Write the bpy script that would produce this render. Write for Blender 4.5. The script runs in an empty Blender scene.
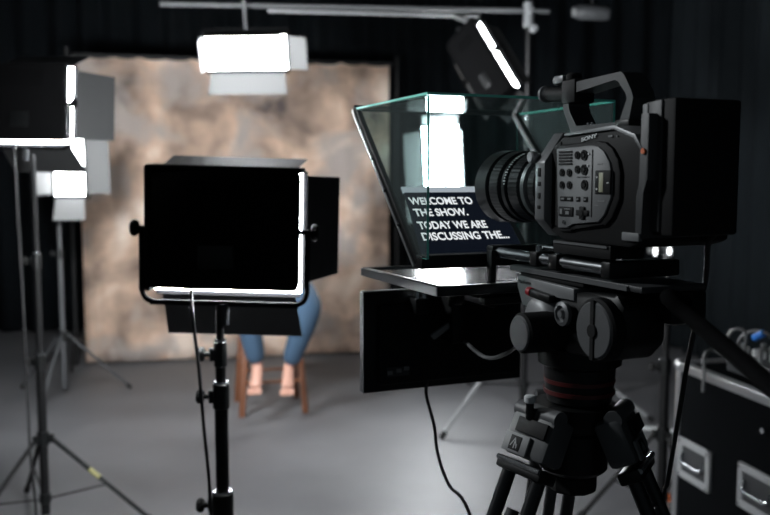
import bpy, bmesh, math, random
from mathutils import Vector, Matrix, Euler
random.seed(4)
PI = math.pi
S = bpy.context.scene
C = S.collection
# ------------------------------------------------------------------ camera, world, exposure
PITCH = math.radians(5.13); EYE = 1.4; FPX = 863.0
cam_d = bpy.data.cameras.new('camera'); cam = bpy.data.objects.new('camera', cam_d); C.objects.link(cam)
cam.location = (0, 0, EYE); cam.rotation_euler = (PI/2 - PITCH, 0, 0)
cam_d.sensor_width = 36; cam_d.lens = FPX*36/770; cam_d.clip_start = 0.02
cam_d.dof.use_dof = True; cam_d.dof.focus_distance = 1.25; cam_d.dof.aperture_fstop = 4.2
S.camera = cam
w = bpy.data.worlds.new('world'); S.world = w; w.use_nodes = True
w.node_tree.nodes['Background'].inputs[0].default_value = (0.75, 0.9, 1.0, 1)
w.node_tree.nodes['Background'].inputs[1].default_value = 0.05
S.view_settings.view_transform = 'Standard'; S.view_settings.look = 'None'
S.view_settings.exposure = 0.0; S.view_settings.gamma = 1; S.view_settings.use_curve_mapping = False
KEY, LEFT, REAR, MID, OVER, HANG = 300, 420, 40, 80, 60, 40
sp_d = bpy.data.lights.new('added_fill_spot', 'SPOT'); sp_d.energy = 230; sp_d.color = (.92, .97, 1); sp_d.spot_size = math.radians(34); sp_d.spot_blend = .6; sp_d.shadow_soft_size = .18  # fill spot added high left, no fixture, to brighten the rig
sp_o = bpy.data.objects.new('added_fill_spot', sp_d); C.objects.link(sp_o); sp_o.location = (-2.7, 2.2, 2.9)
sp_o.rotation_euler = (Vector((.3, 1.15, 1.3))-Vector(sp_o.location)).to_track_quat('-Z', 'Y').to_euler()        # KEY to HANG give the radiance of each LED panel

def at(x, y, Y):
    d = Vector((0, math.cos(PITCH), -math.sin(PITCH))) + Vector((1, 0, 0))*((x-385)/FPX) + Vector((0, math.sin(PITCH), math.cos(PITCH)))*((257.5-y)/FPX)
    return Vector((0, 0, EYE)) + d*(Y/d.y)
# ------------------------------------------------------------------ helpers
def mat(name, col, rough=.5, metal=0, spec=.5, emit=None, es=0, noise=0, nscale=40, bump=0):
    m = bpy.data.materials.new(name); m.use_nodes = True; nt = m.node_tree; b = nt.nodes['Principled BSDF']
    b.inputs['Base Color'].default_value = (*col, 1); b.inputs['Roughness'].default_value = rough
    b.inputs['Metallic'].default_value = metal; b.inputs['Specular IOR Level'].default_value = spec
    if emit:
        b.inputs['Emission Color'].default_value = (*emit, 1); b.inputs['Emission Strength'].default_value = es
    if noise or bump:
        tc = nt.nodes.new('ShaderNodeTexCoord'); n = nt.nodes.new('ShaderNodeTexNoise'); n.inputs['Scale'].default_value = nscale
        n.inputs['Detail'].default_value = 5
        nt.links.new(tc.outputs['Object'], n.inputs['Vector'])
        if noise:
            r = nt.nodes.new('ShaderNodeMapRange'); r.inputs[3].default_value = max(0, rough-noise); r.inputs[4].default_value = min(1, rough+noise)
            nt.links.new(n.outputs['Fac'], r.inputs[0]); nt.links.new(r.outputs[0], b.inputs['Roughness'])
        if bump:
            bp = nt.nodes.new('ShaderNodeBump'); bp.inputs['Strength'].default_value = bump; bp.inputs['Distance'].default_value = .002
            nt.links.new(n.outputs['Fac'], bp.inputs['Height']); nt.links.new(bp.outputs[0], b.inputs['Normal'])
    return m
def lamp_mat(name, col, s):
    m = bpy.data.materials.new(name); m.use_nodes = True; nt = m.node_tree; nt.nodes.clear()
    e = nt.nodes.new('ShaderNodeEmission'); o = nt.nodes.new('ShaderNodeOutputMaterial')
    e.inputs[0].default_value = (*col, 1); e.inputs[1].default_value = s; nt.links.new(e.outputs[0], o.inputs[0]); return m
def glass_mat(name, tint, refl=1.5):
    m = bpy.data.materials.new(name); m.use_nodes = True; nt = m.node_tree; nt.nodes.clear()
    t = nt.nodes.new('ShaderNodeBsdfTransparent'); t.inputs[0].default_value = (*tint, 1)
    g = nt.nodes.new('ShaderNodeBsdfGlossy'); g.inputs['Roughness'].default_value = .01
    f = nt.nodes.new('ShaderNodeFresnel'); f.inputs[0].default_value = refl
    x = nt.nodes.new('ShaderNodeMixShader'); o = nt.nodes.new('ShaderNodeOutputMaterial')
    ge = nt.nodes.new('ShaderNodeNewGeometry'); iv = nt.nodes.new('ShaderNodeMath'); iv.operation = 'SUBTRACT'; iv.inputs[0].default_value = 1
    df = nt.nodes.new('ShaderNodeBsdfDiffuse'); df.inputs[0].default_value = (.8, .9, .9, 1); dm = nt.nodes.new('ShaderNodeMixShader'); dm.inputs[0].default_value = .035
    nt.links.new(t.outputs[0], dm.inputs[1]); nt.links.new(df.outputs[0], dm.inputs[2]); t = dm
    mu = nt.nodes.new('ShaderNodeMath'); mu.operation = 'MULTIPLY'
    nt.links.new(ge.outputs['Backfacing'], iv.inputs[1]); nt.links.new(f.outputs[0], mu.inputs[0]); nt.links.new(iv.outputs[0], mu.inputs[1])
    nt.links.new(mu.outputs[0], x.inputs[0]); nt.links.new(t.outputs[0], x.inputs[1]); nt.links.new(g.outputs[0], x.inputs[2]); nt.links.new(x.outputs[0], o.inputs[0])
    return m
OFF = {}
class MB:
    def __init__(s): s.bm = bmesh.new()
    def add(s, t, mi=None):
        if mi is not None:
            for f in t.faces: f.material_index = mi
        bmesh.ops.recalc_face_normals(t, faces=t.faces[:])
        me = bpy.data.meshes.new('tmp'); t.to_mesh(me); t.free(); s.bm.from_mesh(me); bpy.data.meshes.remove(me); return s
    def box(s, c, d, bev=0, rot=None, mi=0, seg=2):
        t = bmesh.new(); bmesh.ops.create_cube(t, size=1)
        for v in t.verts: v.co = Vector((v.co.x*d[0], v.co.y*d[1], v.co.z*d[2]))
        if bev: bmesh.ops.bevel(t, geom=t.edges[:], offset=bev, segments=seg, affect='EDGES', profile=.5)
        M = Matrix.Translation(c) @ ((rot.to_matrix().to_4x4() if isinstance(rot, Euler) else rot) if rot else Matrix())
        t.transform(M); return s.add(t, mi)
    def bar(s, p0, p1, wd, hd, bev=0, up=(0, 0, 1), mi=0):
        p0, p1 = Vector(p0), Vector(p1); y = (p1-p0).normalized(); x = y.cross(Vector(up)).normalized(); z = x.cross(y)
        R = Matrix((x, y, z)).transposed().to_4x4()
        return s.box((p0+p1)/2, (wd, (p1-p0).length, hd), bev, R, mi)
    def lathe(s, prof, p, ax, seg=32, mi=0, ribs=0, rd=0):
        ax = Vector(ax).normalized(); q = ax.to_track_quat('Z', 'Y'); t = bmesh.new(); rings = []
        for (h, r) in prof:
            rg = []
            for k in range(seg):
                rr = r - (rd if ribs and (k*ribs//seg) % 2 else 0)
                rg.append(t.verts.new(Vector(p) + q @ Vector((max(rr, 1e-5)*math.cos(2*PI*k/seg), max(rr, 1e-5)*math.sin(2*PI*k/seg), h))))
            rings.append(rg)
        for a, b in zip(rings, rings[1:]):
            for k in range(seg): t.faces.new((a[k], a[(k+1) % seg], b[(k+1) % seg], b[k]))
        t.faces.new(rings[0][::-1]); t.faces.new(rings[-1])
        return s.add(t, mi)
    def cyl(s, p0, p1, r, r2=None, seg=20, mi=0, bev=0):
        p0, p1 = Vector(p0), Vector(p1); L = (p1-p0).length; r2 = r if r2 is None else r2
        pr = [(0, r), (L, r2)] if not bev else [(0, r-bev), (bev, r), (L-bev, r2), (L, r2-bev)]
        return s.lathe(pr, p0, p1-p0, seg, mi)
    def tube(s, pts, r, seg=10, n=6, mi=0):
        P = [Vector(p) for p in pts]
        if n > 1 and len(P) > 2:
            Q = []
            for i in range(len(P)-1):
                a = P[i-1] if i else P[0]*2-P[1]; b, c = P[i], P[i+1]; d = P[i+2] if i+2 < len(P) else c*2-b
                for k in range(n):
                    u = k/n
                    Q.append(.5*((2*b)+(c-a)*u+(2*a-5*b+4*c-d)*u*u+(3*b-a-3*c+d)*u**3))
            Q.append(P[-1]); P = Q
        t = bmesh.new(); rings = []; nx = None
        for i, p in enumerate(P):
            d = (P[min(i+1, len(P)-1)]-P[max(i-1, 0)]).normalized()
            if nx is None: nx = d.orthogonal().normalized()
            nx = (nx - d*nx.dot(d)).normalized(); ny = d.cross(nx)
            rr = r(i/(len(P)-1)) if callable(r) else r
            rings.append([t.verts.new(p + (nx*math.cos(2*PI*k/seg)+ny*math.sin(2*PI*k/seg))*rr) for k in range(seg)])
        for a, b in zip(rings, rings[1:]):
            for k in range(seg): t.faces.new((a[k], a[(k+1) % seg], b[(k+1) % seg], b[k]))
        t.faces.new(rings[0][::-1]); t.faces.new(rings[-1]); return s.add(t, mi)
    def prism(s, poly, fn, t0, t1, bev=0, mi=0, side=None):
        t = bmesh.new(); a = [t.verts.new(fn(u, v, t0)) for u, v in poly]; b = [t.verts.new(fn(u, v, t1)) for u, v in poly]
        caps = [t.faces.new(a[::-1]), t.faces.new(b)]; n = len(poly); sd = [t.faces.new((a[k], a[(k+1) % n], b[(k+1) % n], b[k])) for k in range(n)]
        for f in caps: f.material_index = mi
        for f in sd: f.material_index = mi if side is None else side
        if bev: bmesh.ops.bevel(t, geom=t.edges[:], offset=bev, segments=2, affect='EDGES', profile=.5)
        return s.add(t)
    def ball(s, c, r, sc=(1, 1, 1), mi=0):
        t = bmesh.new(); bmesh.ops.create_uvsphere(t, u_segments=16, v_segments=10, radius=r)
        for v in t.verts: v.co = Vector((v.co.x*sc[0], v.co.y*sc[1], v.co.z*sc[2])) + Vector(c)
        return s.add(t, mi)
    def build(s, name, m, parent=None, angle=35):
        me = bpy.data.meshes.new(name); r = parent
        while r is not None and r.parent: r = r.parent
        if r is not None and r.name in OFF: bmesh.ops.translate(s.bm, verts=s.bm.verts[:], vec=-OFF[r.name])
        s.bm.to_mesh(me); s.bm.free()
        me.polygons.foreach_set('use_smooth', [True]*len(me.polygons)); me.set_sharp_from_angle(angle=math.radians(angle))
        for k in (m if isinstance(m, (list, tuple)) else [m]): me.materials.append(k)
        o = bpy.data.objects.new(name, me); C.objects.link(o)
        if parent: o.parent = parent
        return o
def tag(o, label, cat, group=None, kind=None):
    o['label'] = label; o['category'] = cat
    if group: o['group'] = group
    if kind: o['kind'] = kind
    return o
def thing(name, label, cat, loc=(0, 0, 0), rot=(0, 0, 0), group=None, off=None):
    o = bpy.data.objects.new(name, None); C.objects.link(o); o.location = loc; o.rotation_euler = rot; o.empty_display_size = .05
    if off is not None: OFF[o.name] = Vector(off)
    return tag(o, label, cat, group)
def text(s, name, body, M, size, m, parent, bold=0, thick=.0003):
    cu = bpy.data.curves.new(name, 'FONT'); cu.body = body; cu.size = size; cu.offset = bold; cu.extrude = thick
    t = bpy.data.objects.new('tmp_text', cu); C.objects.link(t); bpy.context.view_layer.update()
    me = bpy.data.meshes.new_from_object(t.evaluated_get(bpy.context.evaluated_depsgraph_get()))
    bpy.data.objects.remove(t); w0 = max(v.co.x for v in me.vertices)
    if s: me.transform(Matrix.Diagonal((s/w0, 1, 1, 1)))
    me.transform(M); r = parent
    while r.parent: r = r.parent
    if r.name in OFF: me.transform(Matrix.Translation(-OFF[r.name]))
    me.materials.clear(); me.materials.append(m); o = bpy.data.objects.new(name, me); C.objects.link(o); o.parent = parent; return o
def basis(p, x, y):
    x = Vector(x).normalized(); y = Vector(y).normalized(); M = Matrix((x, y, x.cross(y))).transposed().to_4x4(); M.translation = Vector(p); return M
LX = lambda a, b, t: (t, a, b)

# ------------------------------------------------------------------ materials
M = dict(
    black=mat('black_plastic', (.0055, .006, .0063), .42, spec=.3, noise=.08), matte=mat('matte_black', (.006, .006, .0065), .65, spec=.25),
    house=mat('housing_black', (.004, .004, .0043), .9, spec=.04), pole=mat('stand_black', (.006, .006, .0065), .5, spec=.22), disc=mat('grey_disc', (.085, .088, .092), .5, bump=.1, nscale=800),
    rubber=mat('rubber', (.008, .008, .008), .8, spec=.25), satin=mat('satin_black_metal', (.03, .032, .034), .32, .6, noise=.06, nscale=90),
    panel=mat('grey_panel', (.16, .165, .17), .5, bump=.15, nscale=900), trim=mat('grey_trim', (.16, .165, .17), .4, .3),
    dgrey=mat('dark_grey', (.042, .044, .047), .5, bump=.1, nscale=700), steel=mat('steel', (.5, .52, .54), .25, 1, noise=.06),
    chrome=mat('chrome', (.75, .76, .78), .15, 1), alu=mat('aluminium', (.55, .56, .57), .38, 1, noise=.08, nscale=60),
    silver=mat('silver_paint', (.22, .225, .23), .45, .2), red=mat('red_plastic', (.32, .01, .02), .4), redring=mat('red_ring', (.09, .012, .012), .4),
    white=mat('white_print', (.75, .76, .77), .5), lcd=mat('lcd', (.42, .42, .3), .4), door=mat('door_black', (.024, .0245, .025), .5, noise=.08),
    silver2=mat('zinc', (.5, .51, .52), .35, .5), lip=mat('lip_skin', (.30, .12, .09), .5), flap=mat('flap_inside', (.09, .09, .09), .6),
    orange=mat('orange', (.7, .15, .04), .5), cable=mat('cable_black', (.012, .012, .013), .55), gcable=mat('grey_cable', (.13, .133, .137), .45),
    lens=mat('lens_barrel', (.03, .03, .032), .3, .5), lensglass=mat('lens_glass', (.01, .01, .02), .03),
    green=mat('glass_edge', (.25, 1, .82), .3), screen=mat('screen_reflection', (.008, .010, .016), .12, emit=(.035, .05, .09), es=.12),
    txt=lamp_mat('reflected_text', (.93, .97, 1), .85), bezel_image=mat('bezel_reflection_grey', (.3, .32, .34), .4, emit=(.8, .9, 1), es=.42),  # text and frame glow to imitate the tray screen's mirror image
    mirror=mat('tray_screen', (.025, .03, .035), .2, spec=1.0), yellow=mat('yellow_tape', (.30, .28, .12), .6), blue=mat('blue_plug', (.03, .22, .75), .35),
    wood=mat('stool_wood', (.105, .036, .014), .45, noise=.1, nscale=15, bump=.1), jeans=mat('denim', (.020, .046, .082), .85, bump=.3, nscale=300),
    skin=mat('skin', (.36, .19, .14), .5), shirt=mat('dark_knit', (.05, .05, .055), .9, bump=.3, nscale=200), hair=mat('brown_hair', (.04, .022, .014), .6),
    laminate=mat('case_laminate', (.006, .0065, .0072), 1, spec=.0, bump=.12, nscale=400), wallp=mat('black_wall', (.012, .014, .016), .85, bump=.2, nscale=30),
    pane=glass_mat('clear_glass', (.90, .96, .95)), splitter=glass_mat('beam_splitter_glass', (.72, .80, .80), 1.6), tape=mat('white_tape', (.6, .62, .63), .6),
)
def cloth(name, c1, c2):
    m = mat(name, c1, .9); nt = m.node_tree; b = nt.nodes['Principled BSDF']; b.inputs['Specular IOR Level'].default_value = .1
    tc = nt.nodes.new('ShaderNodeTexCoord'); n = nt.nodes.new('ShaderNodeTexNoise'); n.inputs['Scale'].default_value = 3; r = nt.nodes.new('ShaderNodeValToRGB')
    r.color_ramp.elements[0].color = (*c1, 1); r.color_ramp.elements[1].color = (*c2, 1)
    nt.links.new(tc.outputs['Object'], n.inputs[0]); nt.links.new(n.outputs[0], r.inputs[0]); nt.links.new(r.outputs[0], b.inputs[0]); return m
M['drape'] = cloth('black_drape', (.006, .008, .010), (.010, .0125, .015))
M['drape_right'] = cloth('dark_drape', (.014, .018, .021), (.020, .025, .029))
def floor_mat():
    m = mat('floor_vinyl', (.12, .12, .125), .42); nt = m.node_tree; b = nt.nodes['Principled BSDF']
    tc = nt.nodes.new('ShaderNodeTexCoord'); n = nt.nodes.new('ShaderNodeTexNoise'); n.inputs['Scale'].default_value = 1.6; n.inputs['Detail'].default_value = 8; n.inputs['Roughness'].default_value = .6
    r = nt.nodes.new('ShaderNodeValToRGB'); r.color_ramp.elements[0].position = .3; r.color_ramp.elements[1].position = .72
    r.color_ramp.elements[0].color = (.060, .060, .064, 1); r.color_ramp.elements[1].color = (.110, .110, .115, 1)
    q = nt.nodes.new('ShaderNodeMapRange'); q.inputs[3].default_value = .42; q.inputs[4].default_value = .6
    nt.links.new(tc.outputs['Object'], n.inputs[0]); nt.links.new(n.outputs[0], r.inputs[0]); nt.links.new(r.outputs[0], b.inputs[0])
    nt.links.new(n.outputs[0], q.inputs[0]); nt.links.new(q.outputs[0], b.inputs['Roughness']); return m
M['floor'] = floor_mat()
def canvas_mat():
    m = mat('painted_canvas', (.4, .3, .22), .9); nt = m.node_tree; b = nt.nodes['Principled BSDF']; b.inputs['Specular IOR Level'].default_value = .1
    tc = nt.nodes.new('ShaderNodeTexCoord')
    def ns(sc, det, dist, off):
        mp = nt.nodes.new('ShaderNodeMapping'); mp.inputs['Location'].default_value = off
        n = nt.nodes.new('ShaderNodeTexNoise'); n.inputs['Scale'].default_value = sc; n.inputs['Detail'].default_value = det; n.inputs['Distortion'].default_value = dist
        nt.links.new(tc.outputs['Object'], mp.inputs[0]); nt.links.new(mp.outputs[0], n.inputs[0]); return n
    a = ns(2.3, 3, .25, (0, 0, 0)); r = nt.nodes.new('ShaderNodeValToRGB'); e = r.color_ramp.elements
    e[0].position = .31; e[0].color = (.13, .105, .10, 1); e[1].position = .66; e[1].color = (.98, .82, .70, 1)
    k = e.new(.43); k.color = (.42, .305, .24, 1); k = e.new(.55); k.color = (.72, .52, .395, 1)
    nt.links.new(a.outputs[0], r.inputs[0])
    g = ns(2.6, 3, .3, (7, 3, 1)); gr = nt.nodes.new('ShaderNodeValToRGB'); gr.color_ramp.elements[0].position = .5; gr.color_ramp.elements[1].position = .66
    x = nt.nodes.new('ShaderNodeMixRGB'); x.inputs[2].default_value = (.50, .435, .395, 1); nt.links.new(g.outputs[0], gr.inputs[0]); nt.links.new(gr.outputs[0], x.inputs[0]); nt.links.new(r.outputs[0], x.inputs[1])
    nt.links.new(x.outputs[0], b.inputs[0]); return m
M['canvas'] = canvas_mat()

# ------------------------------------------------------------------ the room
def struct(name, c, d, m):
    o = MB().box(c, d).build(name, m); o['kind'] = 'structure'; return o
struct('floor', (-.3, 3.5, -.05), (8.4, 10.2, .1), M['floor'])
struct('wall_back', (-.3, 8.35, 1.7), (8.4, .1, 3.4), M['wallp'])
struct('wall_left', (-4.25, 3.5, 1.7), (.1, 9.6, 3.4), M['wallp'])
struct('wall_right', (3.45, 3.5, 1.7), (.1, 9.6, 3.4), M['wallp'])
struct('ceiling', (-.3, 3.5, 3.45), (8.4, 10.2, .1), M['wallp'])
def curtain(label, p0, p1, wl, amp, seed, m='drape'):
    rnd = random.Random(seed); p0, p1 = Vector(p0), Vector(p1); L = (p1-p0).length; d = (p1-p0)/L; nr = Vector((-d.y, d.x, 0)); n = int(L/wl*10)
    b = bmesh.new(); rows = []
    ph = 0; off = []
    for i in range(n+1):
        ph += 2*PI/10*(.75+.5*rnd.random()); off.append(math.sin(ph)*amp + .3*amp*math.sin(ph*.37))
    for z, k in ((.02, 1.15), (1.0, 1), (2.2, .9), (3.3, .6)):
        rows.append([b.verts.new(p0+d*(L*i/n)+nr*off[i]*k+Vector((0, 0, z))) for i in range(n+1)])
    for r0, r1 in zip(rows, rows[1:]):
        for i in range(n): b.faces.new((r0[i], r0[i+1], r1[i+1], r1[i]))
    mb = MB(); bmesh.ops.solidify(b, geom=b.faces[:], thickness=.004); mb.add(b)
    return tag(mb.build('curtain', M[m], angle=180), label, 'curtain')
curtain('black stage drape hanging across the back wall behind the mottled backdrop', (-3.9, 7.85, 0), (3.1, 7.85, 0), .26, .05, 1)
curtain('dark folded drape hanging along the right side, behind the camera and the flight case', (2.45, 7.6, 0), (2.45, 1.6, 0), .3, .06, 2, 'drape_right')
curtain('black drape hanging along the far left side behind the light stands', (-3.75, 1.6, 0), (-3.75, 7.6, 0), .26, .05, 3)

# ------------------------------------------------------------------ backdrop
bl, br = at(86, 366, 6.45), at(389, 352, 6.95); bd = (br-bl); bd.z = 0
t = thing('backdrop', 'mottled brown and beige hand-painted canvas backdrop behind the seated person', 'backdrop', (bl.x, bl.y, 0), (0, 0, math.atan2(bd.y, bd.x)))
Lb = bd.length
b = bmesh.new(); n = 60; rows = []
for j in range(25):
    z = .015 + 2.30*j/24
    rows.append([b.verts.new((Lb*i/n, .012*math.sin(i*.45+.6*math.sin(j*.3))*(1-.7*j/24)+.008*math.sin(i*1.3+j*.1), z)) for i in range(n+1)])
for r0, r1 in zip(rows, rows[1:]):
    for i in range(n): b.faces.new((r0[i], r0[i+1], r1[i+1], r1[i]))
bmesh.ops.solidify(b, geom=b.faces[:], thickness=.003)
MB().add(b).build('canvas', M['canvas'], t, 180)
MB().cyl((-.03, .01, 2.315), (Lb+.03, .01, 2.315), .02).build('crossbar', M['matte'], t)
for x in (-.07, Lb+.07):
    p = MB().cyl((x, .03, 0.0), (x, .03, 2.38), .016)
    for a in (0, 1, 2): p.cyl((x, .03, .25), (x+.28*math.cos(PI/6+a*2*PI/3), .03+.28*math.sin(PI/6+a*2*PI/3), .012), .009)
    p.build('support_pole', M['matte'], t)

# ------------------------------------------------------------------ light stands
def stand(label, x, y, top, hub, spread, yaw, r=.014, collars=(), knobdir=PI, legm='pole', legs=None, group=None, brace=True, tape=False):
    t = thing('light_stand', label, 'light stand', (x, y, 0), (0, 0, yaw), group)
    K = Matrix.Rotation(-yaw, 3, 'Z') @ Vector((math.cos(knobdir), math.sin(knobdir), 0))
    cs = sorted(collars); z0 = .05; rr = r*1.45
    p = MB()
    for z in cs: p.cyl((0, 0, z0), (0, 0, z), rr); z0 = z; rr *= .78
    p.cyl((0, 0, z0), (0, 0, top), rr); p.build('pole', M[legm], t)
    rr = r*1.45
    for z in cs:
        c = MB().cyl((0, 0, z-.05), (0, 0, z+.012), rr*1.25, bev=.003).box(Vector((0, 0, z-.02))+K*rr*1.3, (.02, .02, .03), .003)
        c = c.build('collar', M['black'], t)
        MB().cyl(Vector((0, 0, z-.02))+K*rr, Vector((0, 0, z-.02))+K*(rr+.03), .006).cyl(Vector((0, 0, z-.02))+K*(rr+.025), Vector((0, 0, z-.02))+K*(rr+.042), .017, bev=.004, seg=10).build('knob', M['rubber'], c)
        MB().cyl((0, 0, z+.010), (0, 0, z+.016), rr*1.1).build('collar_ring', M['steel'], c)
        rr *= .78
    h = MB().cyl((0, 0, hub-.03), (0, 0, hub+.03), r*2.1, bev=.004)
    for k in range(3): a = PI/6 + k*2*PI/3; h.box((.03*math.cos(a), .03*math.sin(a), hub), (.03, .018, .035), .003, Euler((0, 0, a)))
    h.build('hub', M['black'], t)
    if brace: MB().cyl((0, 0, hub*.32-.02), (0, 0, hub*.32+.02), r*2.0, bev=.003).build('brace_hub', M['black'], t)
    for k in range(3):
        a = PI/6 + k*2*PI/3; e = Vector((math.cos(a), math.sin(a), 0)); a0 = e*.035+Vector((0, 0, hub)); a1 = e*spread+Vector((0, 0, .014))
        l = MB().cyl(a0, a1, r*.8, seg=12).build('leg', M[legs or legm], t)
        MB().cyl(a1-(a1-a0).normalized()*.03, a1+(a1-a0).normalized()*.008, r*1.1, bev=.003, seg=12).build('foot', M['rubber'], l)
        if brace: MB().bar(e*r*1.8+Vector((0, 0, hub*.32)), a0.lerp(a1, .55), .012, .005).build('brace', M[legm], l)
        if tape and k == 0: MB().cyl(a0.lerp(a1, .37), a0.lerp(a1, .47), r*.86, seg=12).build('label_tape', M['yellow'], l)
    return t
# ------------------------------------------------------------------ LED panels: local +Y is the way it shines
def led(label, loc, yaw, tilt, roll, wd, ht, L, doors, yoke='bottom', group=None, rims=(0, .004, .006, 0), colour=(.93, .97, 1), dl=.16, drop=.03, rod=.05):
    t = thing('led_panel_light', label, 'studio light', loc, (math.radians(tilt), math.radians(roll), math.radians(yaw)), group)
    h = MB().box((0, 0, 0), (wd, .05, ht), .009)
    for k in range(9): h.box((0, -.0255, ht*.40-k*.006), (wd*.5, .003, .0025))
    shroud = [('top', (0, .016, ht/2+.003), (wd+.012, .082, .012)), ('left', (-wd/2-.003, .016, 0), (.012, .082, ht+.012))]
    if rims[1] == 0: shroud.append(('right', (wd/2+.003, .016, 0), (.012, .082, ht+.012)))
    if rims[2] == 0: shroud.append(('bottom', (0, .016, -ht/2-.003), (wd+.012, .082, .012)))
    for _, c, d in shroud: h.box(c, d, .003)
    h = h.build('housing', M['house'], t)
    MB().box((-wd*.05, -.026, -ht*.22), (wd*.24, .008, ht*.2), .002).build('control_box', M['black'], h)
    for s in (-1, 1):
        v = MB()
        for k in range(int(ht/.0075)-3): v.box((s*wd*.5, .012, -ht/2+.016+k*.0075), (.003, .010, .0035))
        v.build('vent_slot', M['silver'], h)
    rl, rr_, rb, rt = rims; rim = .004
    MB().box(((rr_-rl)/2, .039, (rt-rb)/2), (wd+rl+rr_, .008, ht+rb+rt), .001).build('diffuser', lamp_mat('led_light', colour, L), t)
    fr = MB()
    for s in (-1, 1):
        fr.box((s*(wd/2+rim-.002), .0465, 0), (.012, .005, ht+2*rim)); fr.box((0, .0465, s*(ht/2+rim-.002)), (wd+2*rim, .005, .012))
    fr.box((wd/2+rr_+rim, .049, 0), (2*rr_+2*rim+.006, .005, ht)); fr.box((0, .049, -ht/2-rb-rim-.002), (wd, .005, 2*rim+.006))
    fr.build('front_frame', M['house'], t)
    hw, hh = wd/2+rim, ht/2+rim; off = dict(left=wd/2+rl+rim, right=wd/2+rr_+rim, bottom=ht/2+rb+rim, top=ht/2+rt+rim)
    for side, ang in doors.items():
        a = math.radians(ang); L2 = dl
        if side in ('top', 'bottom'):
            s = 1 if side == 'top' else -1; d = Vector((0, math.cos(a), s*math.sin(a))); e = Vector((1, 0, 0)); o0 = Vector((0, .052, s*off[side])); hl = hw*.9; fl = hw*.96
        else:
            s = 1 if side == 'right' else -1; d = Vector((s*math.sin(a), math.cos(a), 0)); e = Vector((0, 0, 1)); o0 = Vector((s*off[side], .052, 0)); hl = hh*.9; fl = hh*.86
        nrm = d.cross(e).normalized()*.0012; inw = Vector((0, 0, -s)) if side in ('top', 'bottom') else Vector((-s, 0, 0))
        poly = [(-hl, .006), (hl, .006), (fl, L2), (-fl, L2)]
        dm = MB().prism(poly, lambda u, q, k: o0+e*u+d*q+nrm*k, -1, 1)
        dm.bm.normal_update()
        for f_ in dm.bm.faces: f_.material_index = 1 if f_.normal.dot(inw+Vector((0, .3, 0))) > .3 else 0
        dm = dm.build('barn_door', [M['door'], M['flap']], t)
        MB().cyl(o0-e*hl*.8+d*.003, o0+e*hl*.8+d*.003, .004, seg=8).build('hinge', M['satin'], dm)
    if yoke:
        s = -1 if yoke == 'bottom' else 1; ex = wd/2+.020; ez = s*(ht/2+drop); rc = .03
        pts = [(-ex, -.005, 0), (-ex, -.005, ez-s*rc*1.5), (-ex, -.005, ez-s*rc), (-ex+rc*.3, -.005, ez-s*rc*.3), (-ex+rc, -.005, ez), (-ex+rc*1.5, -.005, ez),
               (ex-rc*1.5, -.005, ez), (ex-rc, -.005, ez), (ex-rc*.3, -.005, ez-s*rc*.3), (ex, -.005, ez-s*rc), (ex, -.005, ez-s*rc*1.5), (ex, -.005, 0)]
        MB().tube(pts, .0065, seg=8, n=3).build('yoke', M['house'], t)
        for q in (-1, 1):
            MB().cyl((q*(wd/2), -.005, 0), (q*(ex+.014), -.005, 0), .006).cyl((q*(ex+.008), -.005, 0), (q*(ex+.024), -.005, 0), .019, bev=.004, seg=9).build('knob', M['house'], t)
        MB().cyl((0, -.005, ez), (0, -.005, ez+s*rod), .012).build('spigot', M['satin'], t)
    return t

# key light in front, seen from behind
kp = at(225, 230, 2.0)
led('large LED panel light seen from behind, on the black stand at front centre-left', kp, 0, 2, 1.6, .345, .277, KEY, dict(top=8, bottom=52, left=4, right=28), drop=.034, rims=(0, .001, .0105, 0))
stand('thick black light stand under the nearest LED panel, cable hanging beside it', at(220, 330, 2.0).x, 2.0, at(220, 305, 2.0).z, .42, .5, .3, .014, collars=(at(220, 497, 2).z, at(220, 388, 2).z, at(220, 346, 2).z))
# left light on its stand
lp = at(27, 103, 3.4)
led('LED panel light at the upper left edge, seen from behind on a tall stand', lp, -10, -3, 1, .33, .29, LEFT, dict(top=25, bottom=40, left=40, right=40), dl=.16)
stand('tall black light stand at the far left with yellow tape on one leg', at(38, 300, 3.4).x, 3.4, lp.z-.20, at(40, 438, 3.4).z, .43, math.radians(-28), .012, collars=(at(40, 357, 3.4).z, 1.1), tape=True)
# rear left
rp = at(70, 166, 5.45)
led('bright LED panel low behind the left light, its lit flap towards the backdrop', rp, 192, -6, 0, .185, .37, REAR, dict(top=5, bottom=52, left=72, right=38), yoke='bottom', dl=.16)
stand('slim light stand in the far left background before the backdrop', at(63, 340, 5.5).x, 5.5, rp.z-.25, .40, .42, 0, .011, collars=(.95,), legm='dgrey', brace=False)
# bright panel seen through the prompter glass
mp = at(442, 176, 6.1)
led('bright upright LED panel seen through the glass hood of the prompter', mp, 178, -4, 3, .25, .70, MID, dict(top=27, bottom=30, left=3, right=55), dl=.15)
stand('light stand of the panel behind the prompter, far right of the backdrop', mp.x, 6.12, mp.z-.40, .35, .36, .5, .011, collars=(.8,), legm='dgrey')

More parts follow.
